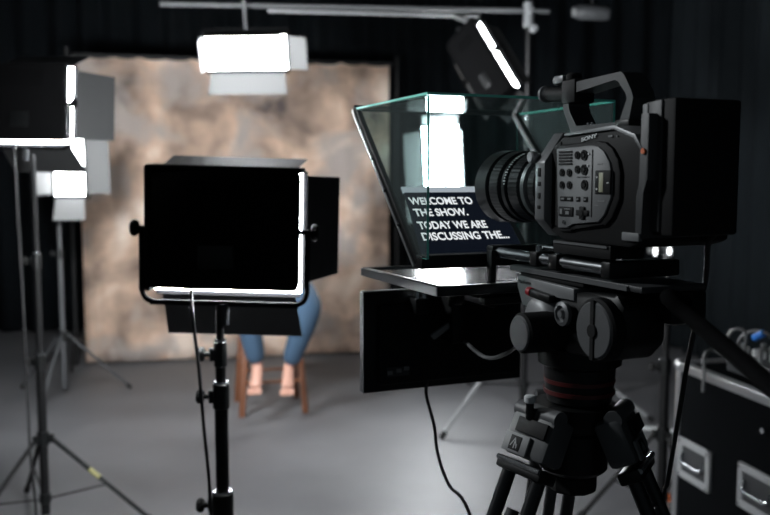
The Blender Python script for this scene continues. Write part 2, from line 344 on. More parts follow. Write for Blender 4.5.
# boom stand with two hanging panels
bp_ = at(528, 60, 5.1); bz = at(528, 11, 5.1).z
stand('tall boom stand behind the prompter with a grey leg on the floor', bp_.x, 5.1, bz, .55, .74, math.radians(195), .015, collars=(1.0, 1.75), legs='silver')
t = thing('boom_arm', 'horizontal boom arm across the top carrying the two hanging lights', 'boom', (bp_.x, 5.1, bz))
x0 = at(195, 4, 5.1).x-bp_.x
MB().cyl((x0-.2, 0, .04), (.12, 0, .0), .014).build('tube', M['dgrey'], t)
MB().cyl((at(268, 8, 5.1).x-bp_.x, 0, .0), (at(478, 20, 5.1).x-bp_.x, -.03, -.035), .009).build('lower_tube', M['trim'], t)
MB().cyl((0, 0, -.09), (0, 0, .05), .03, bev=.004).cyl((0, -.06, 0), (0, .06, 0), .02, bev=.004).build('clamp', M['trim'], t)
MB().cyl((.02, -.02, -.11), (.02, -.09, -.11), .02, bev=.004).build('knob', M['trim'], t)
op = at(248, 51, 5.1)
led('bright LED panel hanging overhead from the boom in front of the backdrop', op, 176, -20, 0, .475, .205, OVER, dict(top=4, bottom=62, left=66, right=-4), yoke='top', dl=.13, drop=.022, rod=.30)
hp = at(481, 66, 4.7)
led('tilted LED panel hanging at upper centre, bright slit along its right edge', hp, -40, -8, -38, .19, .47, HANG, dict(top=35, bottom=35, left=60, right=12), yoke='top', dl=.10, rims=(0, .011, 0, 0), rod=.02)
t = tag(MB().cyl(at(455, 16, 5.05), at(474, 24, 4.85), .014).ball(at(474, 24, 4.85), .022).build('mounting_arm', M['trim']), 'short grey arm joining the tilted hanging light to the boom', 'arm')

# fixture on the ceiling, upper right
fp = at(592, 12, 5.2)
t = thing('ceiling_spotlight', 'small unlit grey spotlight hanging at upper right of centre', 'spotlight', (fp.x, fp.y, 3.4))
MB().cyl((0, 0, 0), (0, 0, fp.z-3.4+.04), .010).build('drop_rod', M['matte'], t)
MB().lathe([(0, .03), (.02, .042), (.17, .042), (.2, .034)], (-.1, 0, fp.z-3.4), (1, 0, -.05), 20).build('lamp_body', M['dgrey'], t)
MB().cyl((-.112, 0, fp.z-3.4), (-.098, 0, fp.z-3.4), .028).build('front_lens', M['silver'], t)

# ------------------------------------------------------------------ stool and person
sx, sy, syaw = -.665, 5.24, math.radians(14)
t = thing('wooden_stool', 'reddish brown wooden stool under the seated person', 'stool', (sx-.045, sy, 0), (0, 0, syaw))
MB().box((0, 0, .645), (.36, .34, .035), .012).build('seat', M['wood'], t)
lg = {}
for i, (a, c) in enumerate(((-1, -1), (1, -1), (1, 1), (-1, 1))):
    p0, p1 = Vector((a*.19, c*.19, 0)), Vector((a*.145, c*.135, .63)); lg[i] = (p0, p1)
    MB().bar(p0, p1, .036, .036, .006, up=(1, 0, 0)).build('leg', M['wood'], t)
for i, z in ((0, .20), (1, .30), (2, .20), (3, .30)):
    q = lambda k: lg[k][0].lerp(lg[k][1], z/.63)
    MB().bar(q(i), q((i+1) % 4), .028, .018, .004).build('rung', M['wood'], t)
def skin(name, chains, m, parent, lvl=2, extra=None):
    vs, es, rs, idx, roots = [], [], [], {}, set()
    for ch in chains:
        prev = None
        for (p, r) in ch:
            key = tuple(round(c, 4) for c in p)
            if key not in idx:
                idx[key] = len(vs); vs.append(p); rs.append(r)
                if prev is None: roots.add(idx[key])
            if prev is not None: es.append((prev, idx[key]))
            prev = idx[key]
    me = bpy.data.meshes.new(name); me.from_pydata(vs, es, []); o = bpy.data.objects.new('tmp_'+name, me); C.objects.link(o)
    o.modifiers.new('s', 'SKIN')
    for i, r in enumerate(rs):
        me.skin_vertices[0].data[i].radius = r if isinstance(r, tuple) else (r, r); me.skin_vertices[0].data[i].use_root = i in roots
    sb = o.modifiers.new('u', 'SUBSURF'); sb.levels = lvl; sb.render_levels = lvl
    bpy.context.view_layer.update()
    me2 = bpy.data.meshes.new_from_object(o.evaluated_get(bpy.context.evaluated_depsgraph_get())); bpy.data.objects.remove(o)
    if extra:
        bm = bmesh.new(); bm.from_mesh(me2); tm = bpy.data.meshes.new('x'); extra.bm.to_mesh(tm); bm.from_mesh(tm); bm.to_mesh(me2)
    me2.materials.clear(); me2.materials.append(m)
    for pl in me2.polygons: pl.use_smooth = True; pl.material_index = 0
    q = bpy.data.objects.new(name, me2); C.objects.link(q); q.parent = parent; return q
pr = thing('person', 'seated person in blue jeans with bare feet, mostly hidden behind the nearest light panel', 'person', (sx, sy, 0))
lp_ = lambda p, q, u: tuple(x+(y-x)*u for x, y in zip(p, q))
pel = ((0, .02, .765), (.16, .12)); chest = ((0, -.005, 1.12), (.155, .11))
def leg_pts(s_): # -1 is image left
    return [(-.10, -.02, .755), (-.135, -.36, .70), (-.075, -.30, .32)] if s_ < 0 else [(.10, -.02, .755), (.235, -.38, .68), (.105, -.30, .315)]
def arm_pts(s_): return (s_*.175, 0, 1.165), (s_*.245, -.02, .91), (s_*.14, -.235, .835)
body = [[pel, ((0, .03, .93), (.13, .10)), chest, ((0, -.005, 1.205), (.085, .07)), ((0, -.015, 1.26), .052), ((0, -.04, 1.315), (.060, .075)), ((0, -.05, 1.375), (.082, .098)), ((0, -.04, 1.43), (.076, .092))]]
for s_ in (-1, 1):
    h, k, a = leg_pts(s_)
    ft = [(a[0], a[1]-.05, a[2]-.055), (a[0]+s_*.004, a[1]-.10, a[2]-.105)]
    body.append([pel, (h, .09), (lp_(h, k, .5), .078), (k, .06), (lp_(k, a, .35), .055), (lp_(k, a, .8), .036), (a, .034), (ft[0], (.036, .03)), (ft[1], (.042, .02))])
    for q in range(5):
        b0 = (ft[1][0]+(q-2)*.0155, ft[1][1]+.005, ft[1][2]+.002); b1 = (b0[0], b0[1]-.018, b0[2]-.02); b2 = (b0[0], b0[1]-.034+.003*abs(q-1), b0[2]-.034)
        rr = .0125 if (q-2)*s_ == -2 else .0092
        body.append([(b0, rr), (b1, rr), (b2, rr*.85)])
    sh, el, wr = arm_pts(s_); fd = Vector((-s_*.35, -.85, -.32)).normalized(); sp_ = Vector((s_*.93, -.37, 0)).normalized(); pm = Vector(wr)+fd*.055
    body.append([chest, (sh, .056), (lp_(sh, el, .5), .045), (el, .038), (lp_(el, wr, .5), .034), (wr, .026), (tuple(pm-fd*.02), (.034, .018)), (tuple(pm+fd*.02), (.038, .014))])
    for q, ln_ in enumerate((.062, .072, .068, .052)):
        f0 = pm+fd*.018+sp_*(q-1.5)*.0185; f1 = f0+fd*ln_*.55+Vector((0, 0, -.002)); f2 = f0+fd*ln_+Vector((0, 0, -.022))
        body.append([(tuple(f0), .0095), (tuple(f1), .0088), (tuple(f2), .0072)])
    t0 = pm-fd*.025-sp_*.022; t1 = t0-sp_*.026+fd*.022; t2 = t1+fd*.030-sp_*.004
    body.append([(tuple(t0), .012), (tuple(t1), .0105), (tuple(t2), .0085)])
ex = MB().ball((0, -.148, 1.375), .015, (.8, 1, 1.3))
for s_ in (-1, 1): ex.ball((s_*.083, -.04, 1.378), .026, (.35, .7, 1))
skin('body', body, M['skin'], pr, extra=ex)
jn = [[((0, .02, .775), (.178, .142)), ((0, .02, .89), (.165, .135))]]
for s_ in (-1, 1):
    h, k, a = leg_pts(s_); jn.append([((0, .02, .775), (.178, .142)), (h, .118), (lp_(h, k, .35), .108), (lp_(h, k, .7), .100), (k, .086), (lp_(k, a, .35), .075), (lp_(k, a, .7), .062), (lp_(k, a, .97), .058)])
skin('jeans', jn, M['jeans'], pr)
tp = [[((0, .02, .80), (.192, .155)), ((0, .025, .93), (.168, .138)), ((0, -.005, 1.12), (.18, .135)), ((0, -.008, 1.205), (.10, .085)), ((0, -.015, 1.245), .064)]]
for s_ in (-1, 1):
    sh, el, wr = arm_pts(s_); tp.append([((0, -.005, 1.12), (.18, .135)), (sh, .07), (lp_(sh, el, .5), .058), (el, .052), (lp_(el, wr, .5), .045), (lp_(el, wr, .92), .038)])
skin('sweater', tp, M['shirt'], pr)
MB().ball((0, -.022, 1.425), .092, (.98, 1.06, .80)).ball((0, .01, 1.36), .078, (1.05, .8, 1.0)).build('hair', M['hair'], pr)
for s_ in (-1, 1): MB().ball((s_*.030, -.137, 1.388), .0095, (1.1, .5, .7)).build('eye', M['hair'], pr)
MB().box((0, -.142, 1.338), (.042, .010, .010), .004).build('lips', M['lip'], pr)

# ------------------------------------------------------------------ the camera rig, in its own frame: x right, y the way the lens points
RIG = (.379, 1.019); RYAW = math.atan(.4155); rR = Vector((math.cos(RYAW), math.sin(RYAW), 0)); rF = Vector((-math.sin(RYAW), math.cos(RYAW), 0))
def rw(a, b, z): return Vector((RIG[0], RIG[1], 0))+rR*a+rF*b+Vector((0, 0, z))
def rig_thing(name, label, cat, o): return thing(name, label, cat, rw(*o), (0, 0, RYAW), off=o)
# video camera
vc = rig_thing('video_camera', 'black professional video camera with top handle and lens pointing into the glass hood', 'camera', (0, .14, 1.316))
bodypoly = [(.235, 1.330), (.247, 1.345), (.247, 1.435), (.205, 1.459), (.092, 1.464), (.05, 1.452), (.036, 1.44), (.034, 1.325), (.06, 1.317), (.2, 1.317)]
body_o = MB().prism(bodypoly, LX, -.064, .07, .005).build('camera_body', M['matte'], vc)
MB().prism([(.196, 1.4625), (.09, 1.4675), (.05, 1.455), (.03, 1.43), (.034, 1.43), (.052, 1.451), (.09, 1.4635), (.196, 1.4585)], LX, -.067, .07, .0008).build('top_trim', M['trim'], body_o)
pn = [(.2069, 1.4425), (.1292, 1.4441), (.1156, 1.4428), (.102, 1.435), (.0911, 1.4219), (.0867, 1.4075), (.0868, 1.3778), (.0991, 1.3565), (.1121, 1.3461), (.1657, 1.3437), (.1774, 1.3362), (.2004, 1.335)]
cx_, cz_ = .148, 1.392
MB().prism([(cx_+(u-cx_)*1.12-.006, cz_+(v-cz_)*1.10) for u, v in pn], LX, -.069, -.06, .003).build('side_shell', M['matte'], vc)
sp = MB().prism(pn, LX, -.072, -.066, .0015).build('control_panel', M['panel'], vc)
for (u, v) in [(.1571, 1.4324), (.1422, 1.432), (.1564, 1.4138), (.1415, 1.4132), (.1914, 1.4099), (.1745, 1.4097), (.1909, 1.3933), (.174, 1.3934), (.14, 1.3936)]:
    big = u < .1425; R = .0068 if big else .0052
    MB().lathe([(0, R), (.0022, R), (.0022, R*.72), (.001, R*.7), (.001, R*.5), (.003, R*.45), (.003, .0001)], (-.0715, u, v), (-1, 0, 0), 18).build('button', M['matte'], sp)
for u, ww in ((.1879, .014), (.1728, .014), (.1537, .009), (.1374, .009)):
    MB().box((-.0722, u, 1.3749), (.002, ww, .0066), .0008).build('button', M['matte'], sp); MB().box((-.0735, u, 1.3749), (.0008, ww*.5, .0022)).build('button_mark', M['silver'], sp)
g = MB()
for k in range(5): g.box((-.0722, .184, 1.4373-k*.0040), (.002, .030, .0024))
g.build('vent_grille', M['matte'], sp)
for (u, v) in [(.1322, 1.4334), (.1339, 1.4182)]: MB().cyl((-.0715, u, v), (-.0732, u, v), .0016, seg=10).build('indicator_dot', M['white'], sp)
q = MB().box((-.0722, .1015, 1.3972), (.003, .031, .030), .001).build('display_window', M['matte'], sp)
MB().box((-.0736, .104, 1.397), (.0012, .0088, .0243), .0004).build('lcd_strip', M['lcd'], q)
for v in (1.4035, 1.3885): MB().cyl((-.0725, .1126, v), (-.0742, .1126, v), .0014, seg=10).build('window_dot', M['white'], q)
MB().box((-.0739, .0905, 1.3965), (.0006, .004, .0012)).build('window_mark', M['white'], q)
MB().box((-.0721, .1248, 1.3955), (.0012, .0016, .086)).box((-.0721, .144, 1.4037), (.0012, .027, .0012)).build('seam_line', M['matte'], sp)
q = MB().box((-.0722, .1807, 1.358), (.003, .0325, .0128), .0008).build('status_screen', M['matte'], sp)
MB().box((-.0739, .1905, 1.358), (.0006, .006, .007)).box((-.0739, .176, 1.3565), (.0006, .008, .004)).box((-.0739, .176, 1.3615), (.0006, .014, .0012)).build('screen_marks', M['silver'], q)
MB().box((-.0725, .1436, 1.3574), (.0035, .026, .0075), .001).box((-.0728, .1436, 1.3574), (.0040, .0105, .0165), .001).cyl((-.074, .1436, 1.3574), (-.0755, .1436, 1.3574), .004, seg=14).build('direction_pad', M['matte'], sp)
MB().cyl((-.0715, .1853, 1.3437), (-.0735, .1853, 1.3437), .0028, seg=12).build('screw', M['steel'], sp)
MB().box((-.0722, .105, 1.3734), (.0006, .014, .0016)).box((-.0722, .1142, 1.3678), (.0006, .008, .0016)).box((-.0722, .1095, 1.420), (.0006, .010, .0014)).build('print_marks', M['silver'], sp)
text(.034, 'logo', 'SONY', basis((-.0660, .1585, 1.4502), (0, -1, .13), (0, 0, 1)), .0066, M['white'], body_o, bold=.0002)
MB().box((-.0652, .0985, 1.4545), (.001, .008, .002)).cyl((-.0645, .085, 1.454), (-.066, .085, 1.454), .0014, seg=8).build('badge_mark', M['silver'], body_o)
# front plate: an eight-sided flange with a light edge
oc = [(-.078, 1.345), (-.055, 1.322), (.055, 1.322), (.078, 1.345), (.078, 1.425), (.048, 1.466), (-.048, 1.466), (-.078, 1.425)]
fpl = MB().prism(oc, lambda a, b, t: (a, t, b), .226, .2505, .0025).build('front_plate', M['trim'], vc)
for v, hh in ((1.4107, .012), (1.3946, .006), (1.3781, .008), (1.3623, .005)): MB().box((-.0782, .2385, v), (.002, .0068, hh), .0008).build('button', M['matte'], fpl)
MB().cyl((-.05, .256, 1.432), (-.078, .256, 1.432), .0055).cyl((-.074, .256, 1.432), (-.084, .256, 1.432), .0085, bev=.002, seg=16).build('release_knob', M['silver2'], vc)
MB().prism([(.226, 1.340), (.226, 1.440), (.206, 1.452), (.206, 1.336)], LX, -.0655, -.05).build('side_recess', M['matte'], vc)
# lens
lz = 1.389
ln = MB().lathe([(0.2450, .040), (0.2591, .042), (0.2906, .0435), (0.2989, .040), (0.3155, .042), (0.4567, .046)], (0, 0, lz), (0, 1, 0), 48).build('lens', M['lens'], vc)
MB().lathe([(0.2782, .0455), (0.2815, .0485), (0.2915, .0485), (0.2931, .0455)], (0, 0, lz), (0, 1, 0), 64).build('silver_ring', M['steel'], ln)
MB().lathe([(0.3014, .046), (0.3031, .0485), (0.3180, .0485), (0.3197, .046)], (0, 0, lz), (0, 1, 0), 192, ribs=96, rd=.0005).build('aperture_ring', M['lens'], ln)
MB().lathe([(0.3239, .047), (0.3263, .0505), (0.3338, .0515), (0.3355, .048)], (0, 0, lz), (0, 1, 0), 64).build('scale_ring', M['trim'], ln)
MB().lathe([(0.3404, .048), (0.3429, .0525), (0.3670, .0535), (0.3687, .050)], (0, 0, lz), (0, 1, 0), 192, ribs=96, rd=.0005).build('zoom_ring', M['lens'], ln)
MB().lathe([(0.3737, .050), (0.3753, .0545), (0.3836, .0550), (0.3853, .052)], (0, 0, lz), (0, 1, 0), 64).build('gear_ring', M['lens'], ln)
MB().lathe([(0.3902, .052), (0.3936, .0570), (0.4168, .0580), (0.4201, .054)], (0, 0, lz), (0, 1, 0), 240, ribs=120, rd=.0005).build('focus_ring', M['lens'], ln)
MB().lathe([(0.4251, .053), (0.4284, .0585), (0.4608, .0595), (0.4633, .057), (0.4633, .052), (0.4550, .050)], (0, 0, lz), (0, 1, 0), 64).build('front_barrel', M['satin'], ln)
MB().lathe([(0.4542, .049), (0.4591, .040), (0.4608, .02), (0.4612, .0001)], (0, 0, lz), (0, 1, 0), 48).build('front_element', M['lensglass'], ln)
for k in range(14):
    a = PI*.62 + k*.085
    MB().box((.0552*math.cos(a), .3745, lz+.0552*math.sin(a)), (.0012, .004 if k % 3 else .0065, .0012), rot=Euler((0, -a, 0))).build('scale_mark', M['white'], ln)
# handle
ho = [(.252, 1.468), (.2719, 1.5), (.2743, 1.5086), (.2645, 1.5318), (.244, 1.5381), (.139, 1.5414), (.1156, 1.5078), (.1261, 1.468)]
hi = [(.239, 1.476), (.2575, 1.499), (.2605, 1.511), (.252, 1.5225), (.1509, 1.5320), (.1274, 1.5078), (.1435, 1.4763)]
t_ = bmesh.new()
def ringmesh(o, i, x0, x1):
    # matched outer / inner loops resampled by angle
    cx, cz = .19, 1.505
    def samp(poly, n=48):
        out = []
        for k in range(n):
            a = 2*PI*k/n; dx, dz = math.cos(a), math.sin(a); best = None
            for (p, q) in zip(poly, poly[1:]+poly[:1]):
                ex, ez = q[0]-p[0], q[1]-p[1]; den = dx*ez-dz*ex
                if abs(den) < 1e-9: continue
                tt = ((p[0]-cx)*ez-(p[1]-cz)*ex)/den; uu = ((p[0]-cx)*dz-(p[1]-cz)*dx)/den
                if tt > 0 and -1e-6 <= uu <= 1+1e-6 and (best is None or tt > best): best = tt
            out.append((cx+dx*best, cz+dz*best))
        return out
    O, I = samp(o), samp(i); b = bmesh.new(); V = [[b.verts.new((x, *p)) for p in L_] for L_ in (O, I) for x in (x0, x1)]
    n = len(O)
    for k in range(n):
        j = (k+1) % n
        for A, B in ((V[0], V[1]), (V[3], V[2]), (V[2], V[0]), (V[1], V[3])): b.faces.new((A[k], A[j], B[j], B[k]))
    return b
t_.free()
hd = MB().add(ringmesh(ho, hi, -.018, .018)).build('top_handle', M['dgrey'], vc, 25)
MB().box((.004, .250, 1.470), (.03, .03, .010), .002).build('front_mount', M['black'], hd)
MB().box((0, .13, 1.472), (.05, .03, .012), .002).build('rear_mount', M['black'], hd)
MB().box((-.003, .258, 1.526), (.036, .034, .034), .004).build('handle_front_block', M['matte'], hd)
MB().cyl((-.006, .262, 1.522), (-.006, .335, 1.5295), .0105).build('mount_rod', M['matte'], hd)
MB().lathe([(0, .008), (.003, .0125), (.008, .0125), (.008, .008), (.004, .0075)], (-.006, .332, 1.5293), (0, 1, .1), 24).lathe([(0, .008), (-.003, .0125), (-.006, .010)], (-.006, .332, 1.5293), (0, 1, .1), 24).build('rod_ring', M['trim'], hd)
MB().box((-.012, .283, 1.5455), (.016, .022, .011), .002).cyl((-.012, .294, 1.5455), (-.012, .299, 1.5455), .0075, seg=12).build('thumb_screw', M['trim'], hd)
MB().cyl((-.008, .262, 1.540), (-.008, .262, 1.553), .011, bev=.003).build('knob', M['rubber'], hd)
for u in (.213, .145, .222, .152): MB().cyl((-.010, u, 1.462), (-.010, u, 1.480), .0024, seg=10).build('shoe_pin', M['steel'], vc)
# rear plate and base
MB().prism([(.034, 1.33), (.046, 1.33), (.046, 1.38), (.040, 1.395), (.040, 1.478), (.026, 1.478), (.026, 1.40), (.034, 1.385)], LX, -.066, .05, .001).build('rear_plate', M['dgrey'], vc)
MB().cyl((-.066, .033, 1.434), (-.0685, .033, 1.434), .0035, seg=12).build('tally_dot', M['orange'], vc)
MB().box((-.033, .165, 1.308), (.054, .13, .018), .002).build('base_plate', M['matte'], vc)
MB().box((-.0655, .052, 1.3315), (.006, .032, .010), .001).build('plate_badge', M['panel'], vc)
MB().box((-.0605, .165, 1.3145), (.004, .12, .003)).build('plate_edge', M['trim'], vc)
# battery
bt = rig_thing('battery_pack', 'big black battery block clipped on the rear of the video camera', 'battery', (0, .03, 1.338))
MB().box((0, .021, 1.4145), (.1, .042, .161), .004).build('battery_case', M['matte'], bt)
MB().prism([(.020, 1.338), (.046, 1.342), (.046, 1.372), (.046, 1.425), (.049, 1.432), (.049, 1.492), (.020, 1.494)], LX, -.053, .05, .002).build('side_shell', M['dgrey'], bt)
MB().box((-.0495, .0475, 1.461), (.010, .010, .060), .002).build('edge_rail', M['panel'], bt)
MB().box((-.0475, .0445, 1.362), (.010, .010, .052), .002).build('edge_rail', M['panel'], bt)
for k in range(6): MB().box((-.0525, .0452, 1.4185-k*.0048), (.006, .009, .003), .0008).build('latch_rib', M['panel'], bt)
for v in (1.470, 1.455): MB().box((-.055, .0475, v), (.002, .0035, .008), .0006).build('latch_slot', M['matte'], bt)

# teleprompter
A0, A1, ZT, HW = .403, .721, 1.533, .1735
tl = rig_thing('teleprompter', 'glass-hooded teleprompter showing white script text in front of the camera lens', 'teleprompter', (0, .55, 1.232))
B0 = Vector((0, .446, 1.272)); B1 = Vector((0, A1, ZT)); du = (B1-B0).normalized(); LT = (B1-B0).length; dn = Vector((0, -du.z, du.y))
def tp_(x, s, k=0): return B0+Vector((x, 0, 0))+du*s+dn*k
MB().prism([(-HW, A0), (HW, A0), (HW, A1), (-HW, A1)], lambda a, b, t: (a, b, t), ZT-.004, ZT, side=1).build('top_glass', [M['pane'], M['green']], tl)
for s in (-1, 1):
    x = s*HW; xx = (x, x-s*.004)
    MB().prism([(A0, ZT-.005), (A1-.008, ZT-.005), (.455, 1.278), (A0, 1.278)], LX, *xx, side=1).build('side_glass', [M['pane'], M['green']], tl)
MB().prism([(-HW+.012, .006), (HW-.012, .006), (HW-.012, LT-.006), (-HW+.012, LT-.006)], lambda a, b, t: tp_(a, b, t), -.0015, .0015).build('beam_splitter', M['splitter'], tl)
for s in (-1, 1):
    MB().bar(tp_(s*(HW-.004), -.005), tp_(s*(HW-.004), LT), .010, .016, .002, up=dn).build('frame_side', M['black'], tl)
    MB().bar(tp_(s*(HW+.0015), -.005, -.006), tp_(s*(HW+.0015), LT, -.006), .003, .006, 0, up=dn).build('frame_edge', M['alu'], tl)
MB().bar(tp_(-HW, LT), tp_(HW, LT), .008, .010, .002, up=dn).build('frame_top', M['dgrey'], tl)
MB().box((0, .436, 1.2715), (2*HW, .03, .022), .003).build('frame_bottom', M['black'], tl)
for k in range(4): MB().cyl(tp_(-HW-.002, .08+.08*k, -.001), tp_(-HW-.0045, .08+.08*k, -.001), .0028, seg=10).build('screw', M['steel'], tl)
# tray screen's reflection, drawn on the glass as dark panel, glowing text and frame
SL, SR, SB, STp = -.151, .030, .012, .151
dsp = MB().prism([(SL-.008, SB), (SR, SB), (SR, STp), (SL+.006, STp)], lambda a, b, t: tp_(a, b, t), .002, .004).build('script_reflection', M['screen'], tl)
MB().prism([(SL+.004, STp), (SR+.010, STp), (SR+.010, STp+.013), (SL+.004, STp+.013)], lambda a, b, t: tp_(a, b, t), .002, .005).build('reflected_bezel', M['bezel_image'], dsp)
MB().prism([(SR, SB), (SR+.010, SB), (SR+.010, STp), (SR, STp)], lambda a, b, t: tp_(a, b, t), .002, .005).build('reflected_bezel', M['panel'], dsp)
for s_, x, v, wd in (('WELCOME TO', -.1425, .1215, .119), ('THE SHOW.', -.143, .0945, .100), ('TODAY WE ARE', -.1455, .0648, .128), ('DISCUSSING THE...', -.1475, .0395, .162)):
    text(wd, 'reflected_line', s_, basis(tp_(x, v, .0046), (1, 0, 0), du), .0235, M['txt'], dsp, bold=.0004)
# tray with an upward facing screen
TZ = 1.232
tr = MB()
for s in (-1, 1): tr.box((s*(HW-.006), .523, TZ), (.012, .316, .016), .002)
for y in (.371, .675): tr.box((0, y, TZ), (2*HW, .012, .016), .002)
tr.box((0, .523, TZ-.005), (2*HW-.02, .30, .006)); tr = tr.build('tray', M['satin'], tl)
MB().box((0, .523, TZ+.002), (2*HW-.022, .294, .006)).build('tray_screen', M['mirror'], tr)
MB().box((-HW-.0008, .523, TZ), (.002, .316, .013)).build('tray_edge', M['alu'], tr)
for s in (-1, 1):
    MB().cyl((s*.045, .112, 1.2850), (s*.045, .43, 1.2850), .0085, seg=24).build('rail_rod', M['steel'], tl)
MB().cyl((.03, .29, 1.292), (.03, .41, 1.292), .004).build('rod_bolt', M['steel'], tl)
for y, w_ in ((.287, .020), (.236, .022), (.415, .022), (.115, .02)):
    MB().box((0, y, 1.2845), (.114, w_, .022), .003).build('rod_clamp', M['black'], tl)
for y in (.287, .236): MB().cyl((-.046, y, 1.294), (-.046, y, 1.304), .0045).build('clamp_screw', M['steel'], tl)
for x in (-.058, .058): MB().box((x, .405, 1.243), (.010, .016, .092), .002).build('hanger_post', M['black'], tl)
MB().box((0, .405, 1.208), (.15, .02, .012), .002).build('cross_bracket', M['black'], tl)
MB().box((0, .52, 1.214), (.09, .20, .024), .003).build('tray_mount', M['matte'], tl)
MB().box((-.035, .50, 1.199), (.012, .085, .016), .003).build('mount_arm', M['silver'], tl)
MB().cyl((-.062, .50, 1.2), (-.075, .50, 1.2), .012, bev=.002).build('knob', M['black'], tl)

# monitor under the prompter, back towards us
mz0, mz1, my = 1.0, 1.193, .70
mo = rig_thing('monitor', 'black flat monitor hung under the prompter tray, its back towards us', 'monitor', (0, my, mz0))
MB().box((.003, my, (mz0+mz1)/2), (.341, .022, mz1-mz0), .003).build('screen_housing', M['black'], mo)
MB().box((.003, my-.017, (mz0+mz1)/2-.004), (.29, .022, mz1-mz0-.04), .006).build('back_cover', M['matte'], mo)
MB().box((.003, my+.012, (mz0+mz1)/2), (.325, .003, mz1-mz0-.016)).build('screen', M['lensglass'], mo)
MB().box((-.1680, my-.004, (mz0+mz1)/2), (.0015, .018, mz1-mz0-.004)).build('edge_trim', M['dgrey'], mo)
MB().box((.003, my-.010, mz1-.0005), (.335, .004, .002)).build('edge_trim', M['dgrey'], mo)
MB().box((-.105, my-.0285, 1.041), (.045, .002, .017)).build('port_plate', M['dgrey'], mo)
for k, x in enumerate((-.122, -.104, -.088)): MB().box((x, my-.030, 1.040+.003*k), (.010, .004, .007)).build('port', M['silver'], mo)
MB().box((.0, my-.05, 1.145), (.03, .05, .1), .003).box((-.012, my-.07, 1.185), (.012, .02, .04), .002).build('hanging_bracket', M['black'], mo)
for x in (-.072, -.058): MB().cyl((x, my-.045, 1.165), (x, my-.045, 1.208), .005, seg=12).build('hanger_rod', M['steel'], mo)
MB().box((-.065, my-.038, 1.165), (.03, .03, .03), .003).build('hanger_block', M['black'], mo)
MB().bar((-.045, my-.05, 1.105), (-.012, my-.06, 1.13), .010, .012, .003).build('lever', M['silver'], mo)

# tripod head
hy = .245
th = rig_thing('fluid_head', 'large fluid tripod head with grey drag discs under the camera', 'camera mount', (0, hy, 1.13))
MB().box((0, .205, 1.2655), (.10, .31, .008), .002).build('sliding_plate', M['dgrey'], th)
MB().box((-.0515, .215, 1.265), (.004, .28, .006)).build('plate_side', M['disc'], th)
MB().prism([(.333, 1.256), (.333, 1.239), (.318, 1.212), (.285, 1.212), (.262, 1.236), (.186, 1.234), (.186, 1.252)], LX, -.054, .054, .002).build('plate_clamp', M['silver'], th)
MB().box((0, .25, 1.2585), (.10, .16, .007), .001).build('clamp_recess', M['matte'], th)
text(.035, 'label_print', 'Manfrotto', basis((-.0548, .329, 1.2450), (0, -1, 0), (0, 0, 1)), .008, M['dgrey'], th)
MB().bar((-.062, .278, 1.2365), (-.060, .228, 1.232), .012, .012, .003).build('lock_lever', M['black'], th)
MB().cyl((-.062, .278, 1.2365), (-.062, .287, 1.2373), .0068, seg=12).build('lever_tip', M['red'], th)
MB().prism([(.30, 1.236), (.16, 1.25), (.10, 1.255), (.085, 1.24), (.085, 1.19), (.11, 1.165), (.30, 1.15), (.315, 1.19)], LX, -.05, .02, .008).build('head_body', M['black'], th)
MB().lathe([(-.070, .008), (-.068, .026), (-.062, .036), (-.050, .042), (.020, .042), (.024, .03)], (0, .262, 1.195), (1, 0, 0), 32).build('tilt_drum', M['silver'], th)
kb = MB().cyl((-.045, .235, 1.186), (-.108, .235, 1.186), .029, bev=.003).build('drag_knob', M['rubber'], th)
MB().cyl((-.106, .235, 1.186), (-.1105, .235, 1.186), .0255, bev=.002).build('knob_cap', M['disc'], kb)
MB().lathe([(0, .017), (.006, .017), (.008, .012), (.004, .011), (.004, .006), (.009, .005), (.009, .0001)], (-.058, .200, 1.216), (-1, 0, 0), 24).build('tilt_lock', M['trim'], th)
dr = MB().cyl((-.045, .122, 1.206), (-.066, .122, 1.206), .042, bev=.003, seg=40).build('drag_disc', M['matte'], th)
MB().cyl((-.064, .122, 1.206), (-.0685, .122, 1.206), .0375, bev=.002, seg=40).build('disc_face', M['disc'], dr)
MB().box((-.069, .122, 1.206), (.003, .007, .078)).cyl((-.0675, .122, 1.205), (-.0715, .122, 1.205), .0095, bev=.001).build('disc_bar', M['matte'], dr)
MB().lathe([(1.075, .040), (1.08, .047), (1.10, .050), (1.13, .052), (1.135, .060), (1.160, .062), (1.168, .05)], (0, hy, 0), (0, 0, 1), 40).build('pan_base', M['black'], th)
for z in (1.094, 1.110): MB().lathe([(z-.003, .0500), (z-.003, .0515), (z+.003, .0520), (z+.003, .0500)], (0, hy, 0), (0, 0, 1), 40).build('pan_ring', M['redring'], th)
MB().box((.035, .09, 1.238), (.06, .06, .045), .008).build('bar_clamp', M['black'], th)
p0 = Vector((.05, .08, 1.24))
def w2r(v): d = v-Vector((RIG[0], RIG[1], 0)); return Vector((d.dot(rR), d.dot(rF), v.z))
bar = [p0, w2r(at(668, 297, 1.02)), w2r(at(690, 317, .98)), w2r(at(730, 351, .88)), w2r(at(775, 390, .78)), w2r(at(850, 455, .66))]
MB().tube(bar, .0096, seg=14).build('pan_bar', M['house'], th)

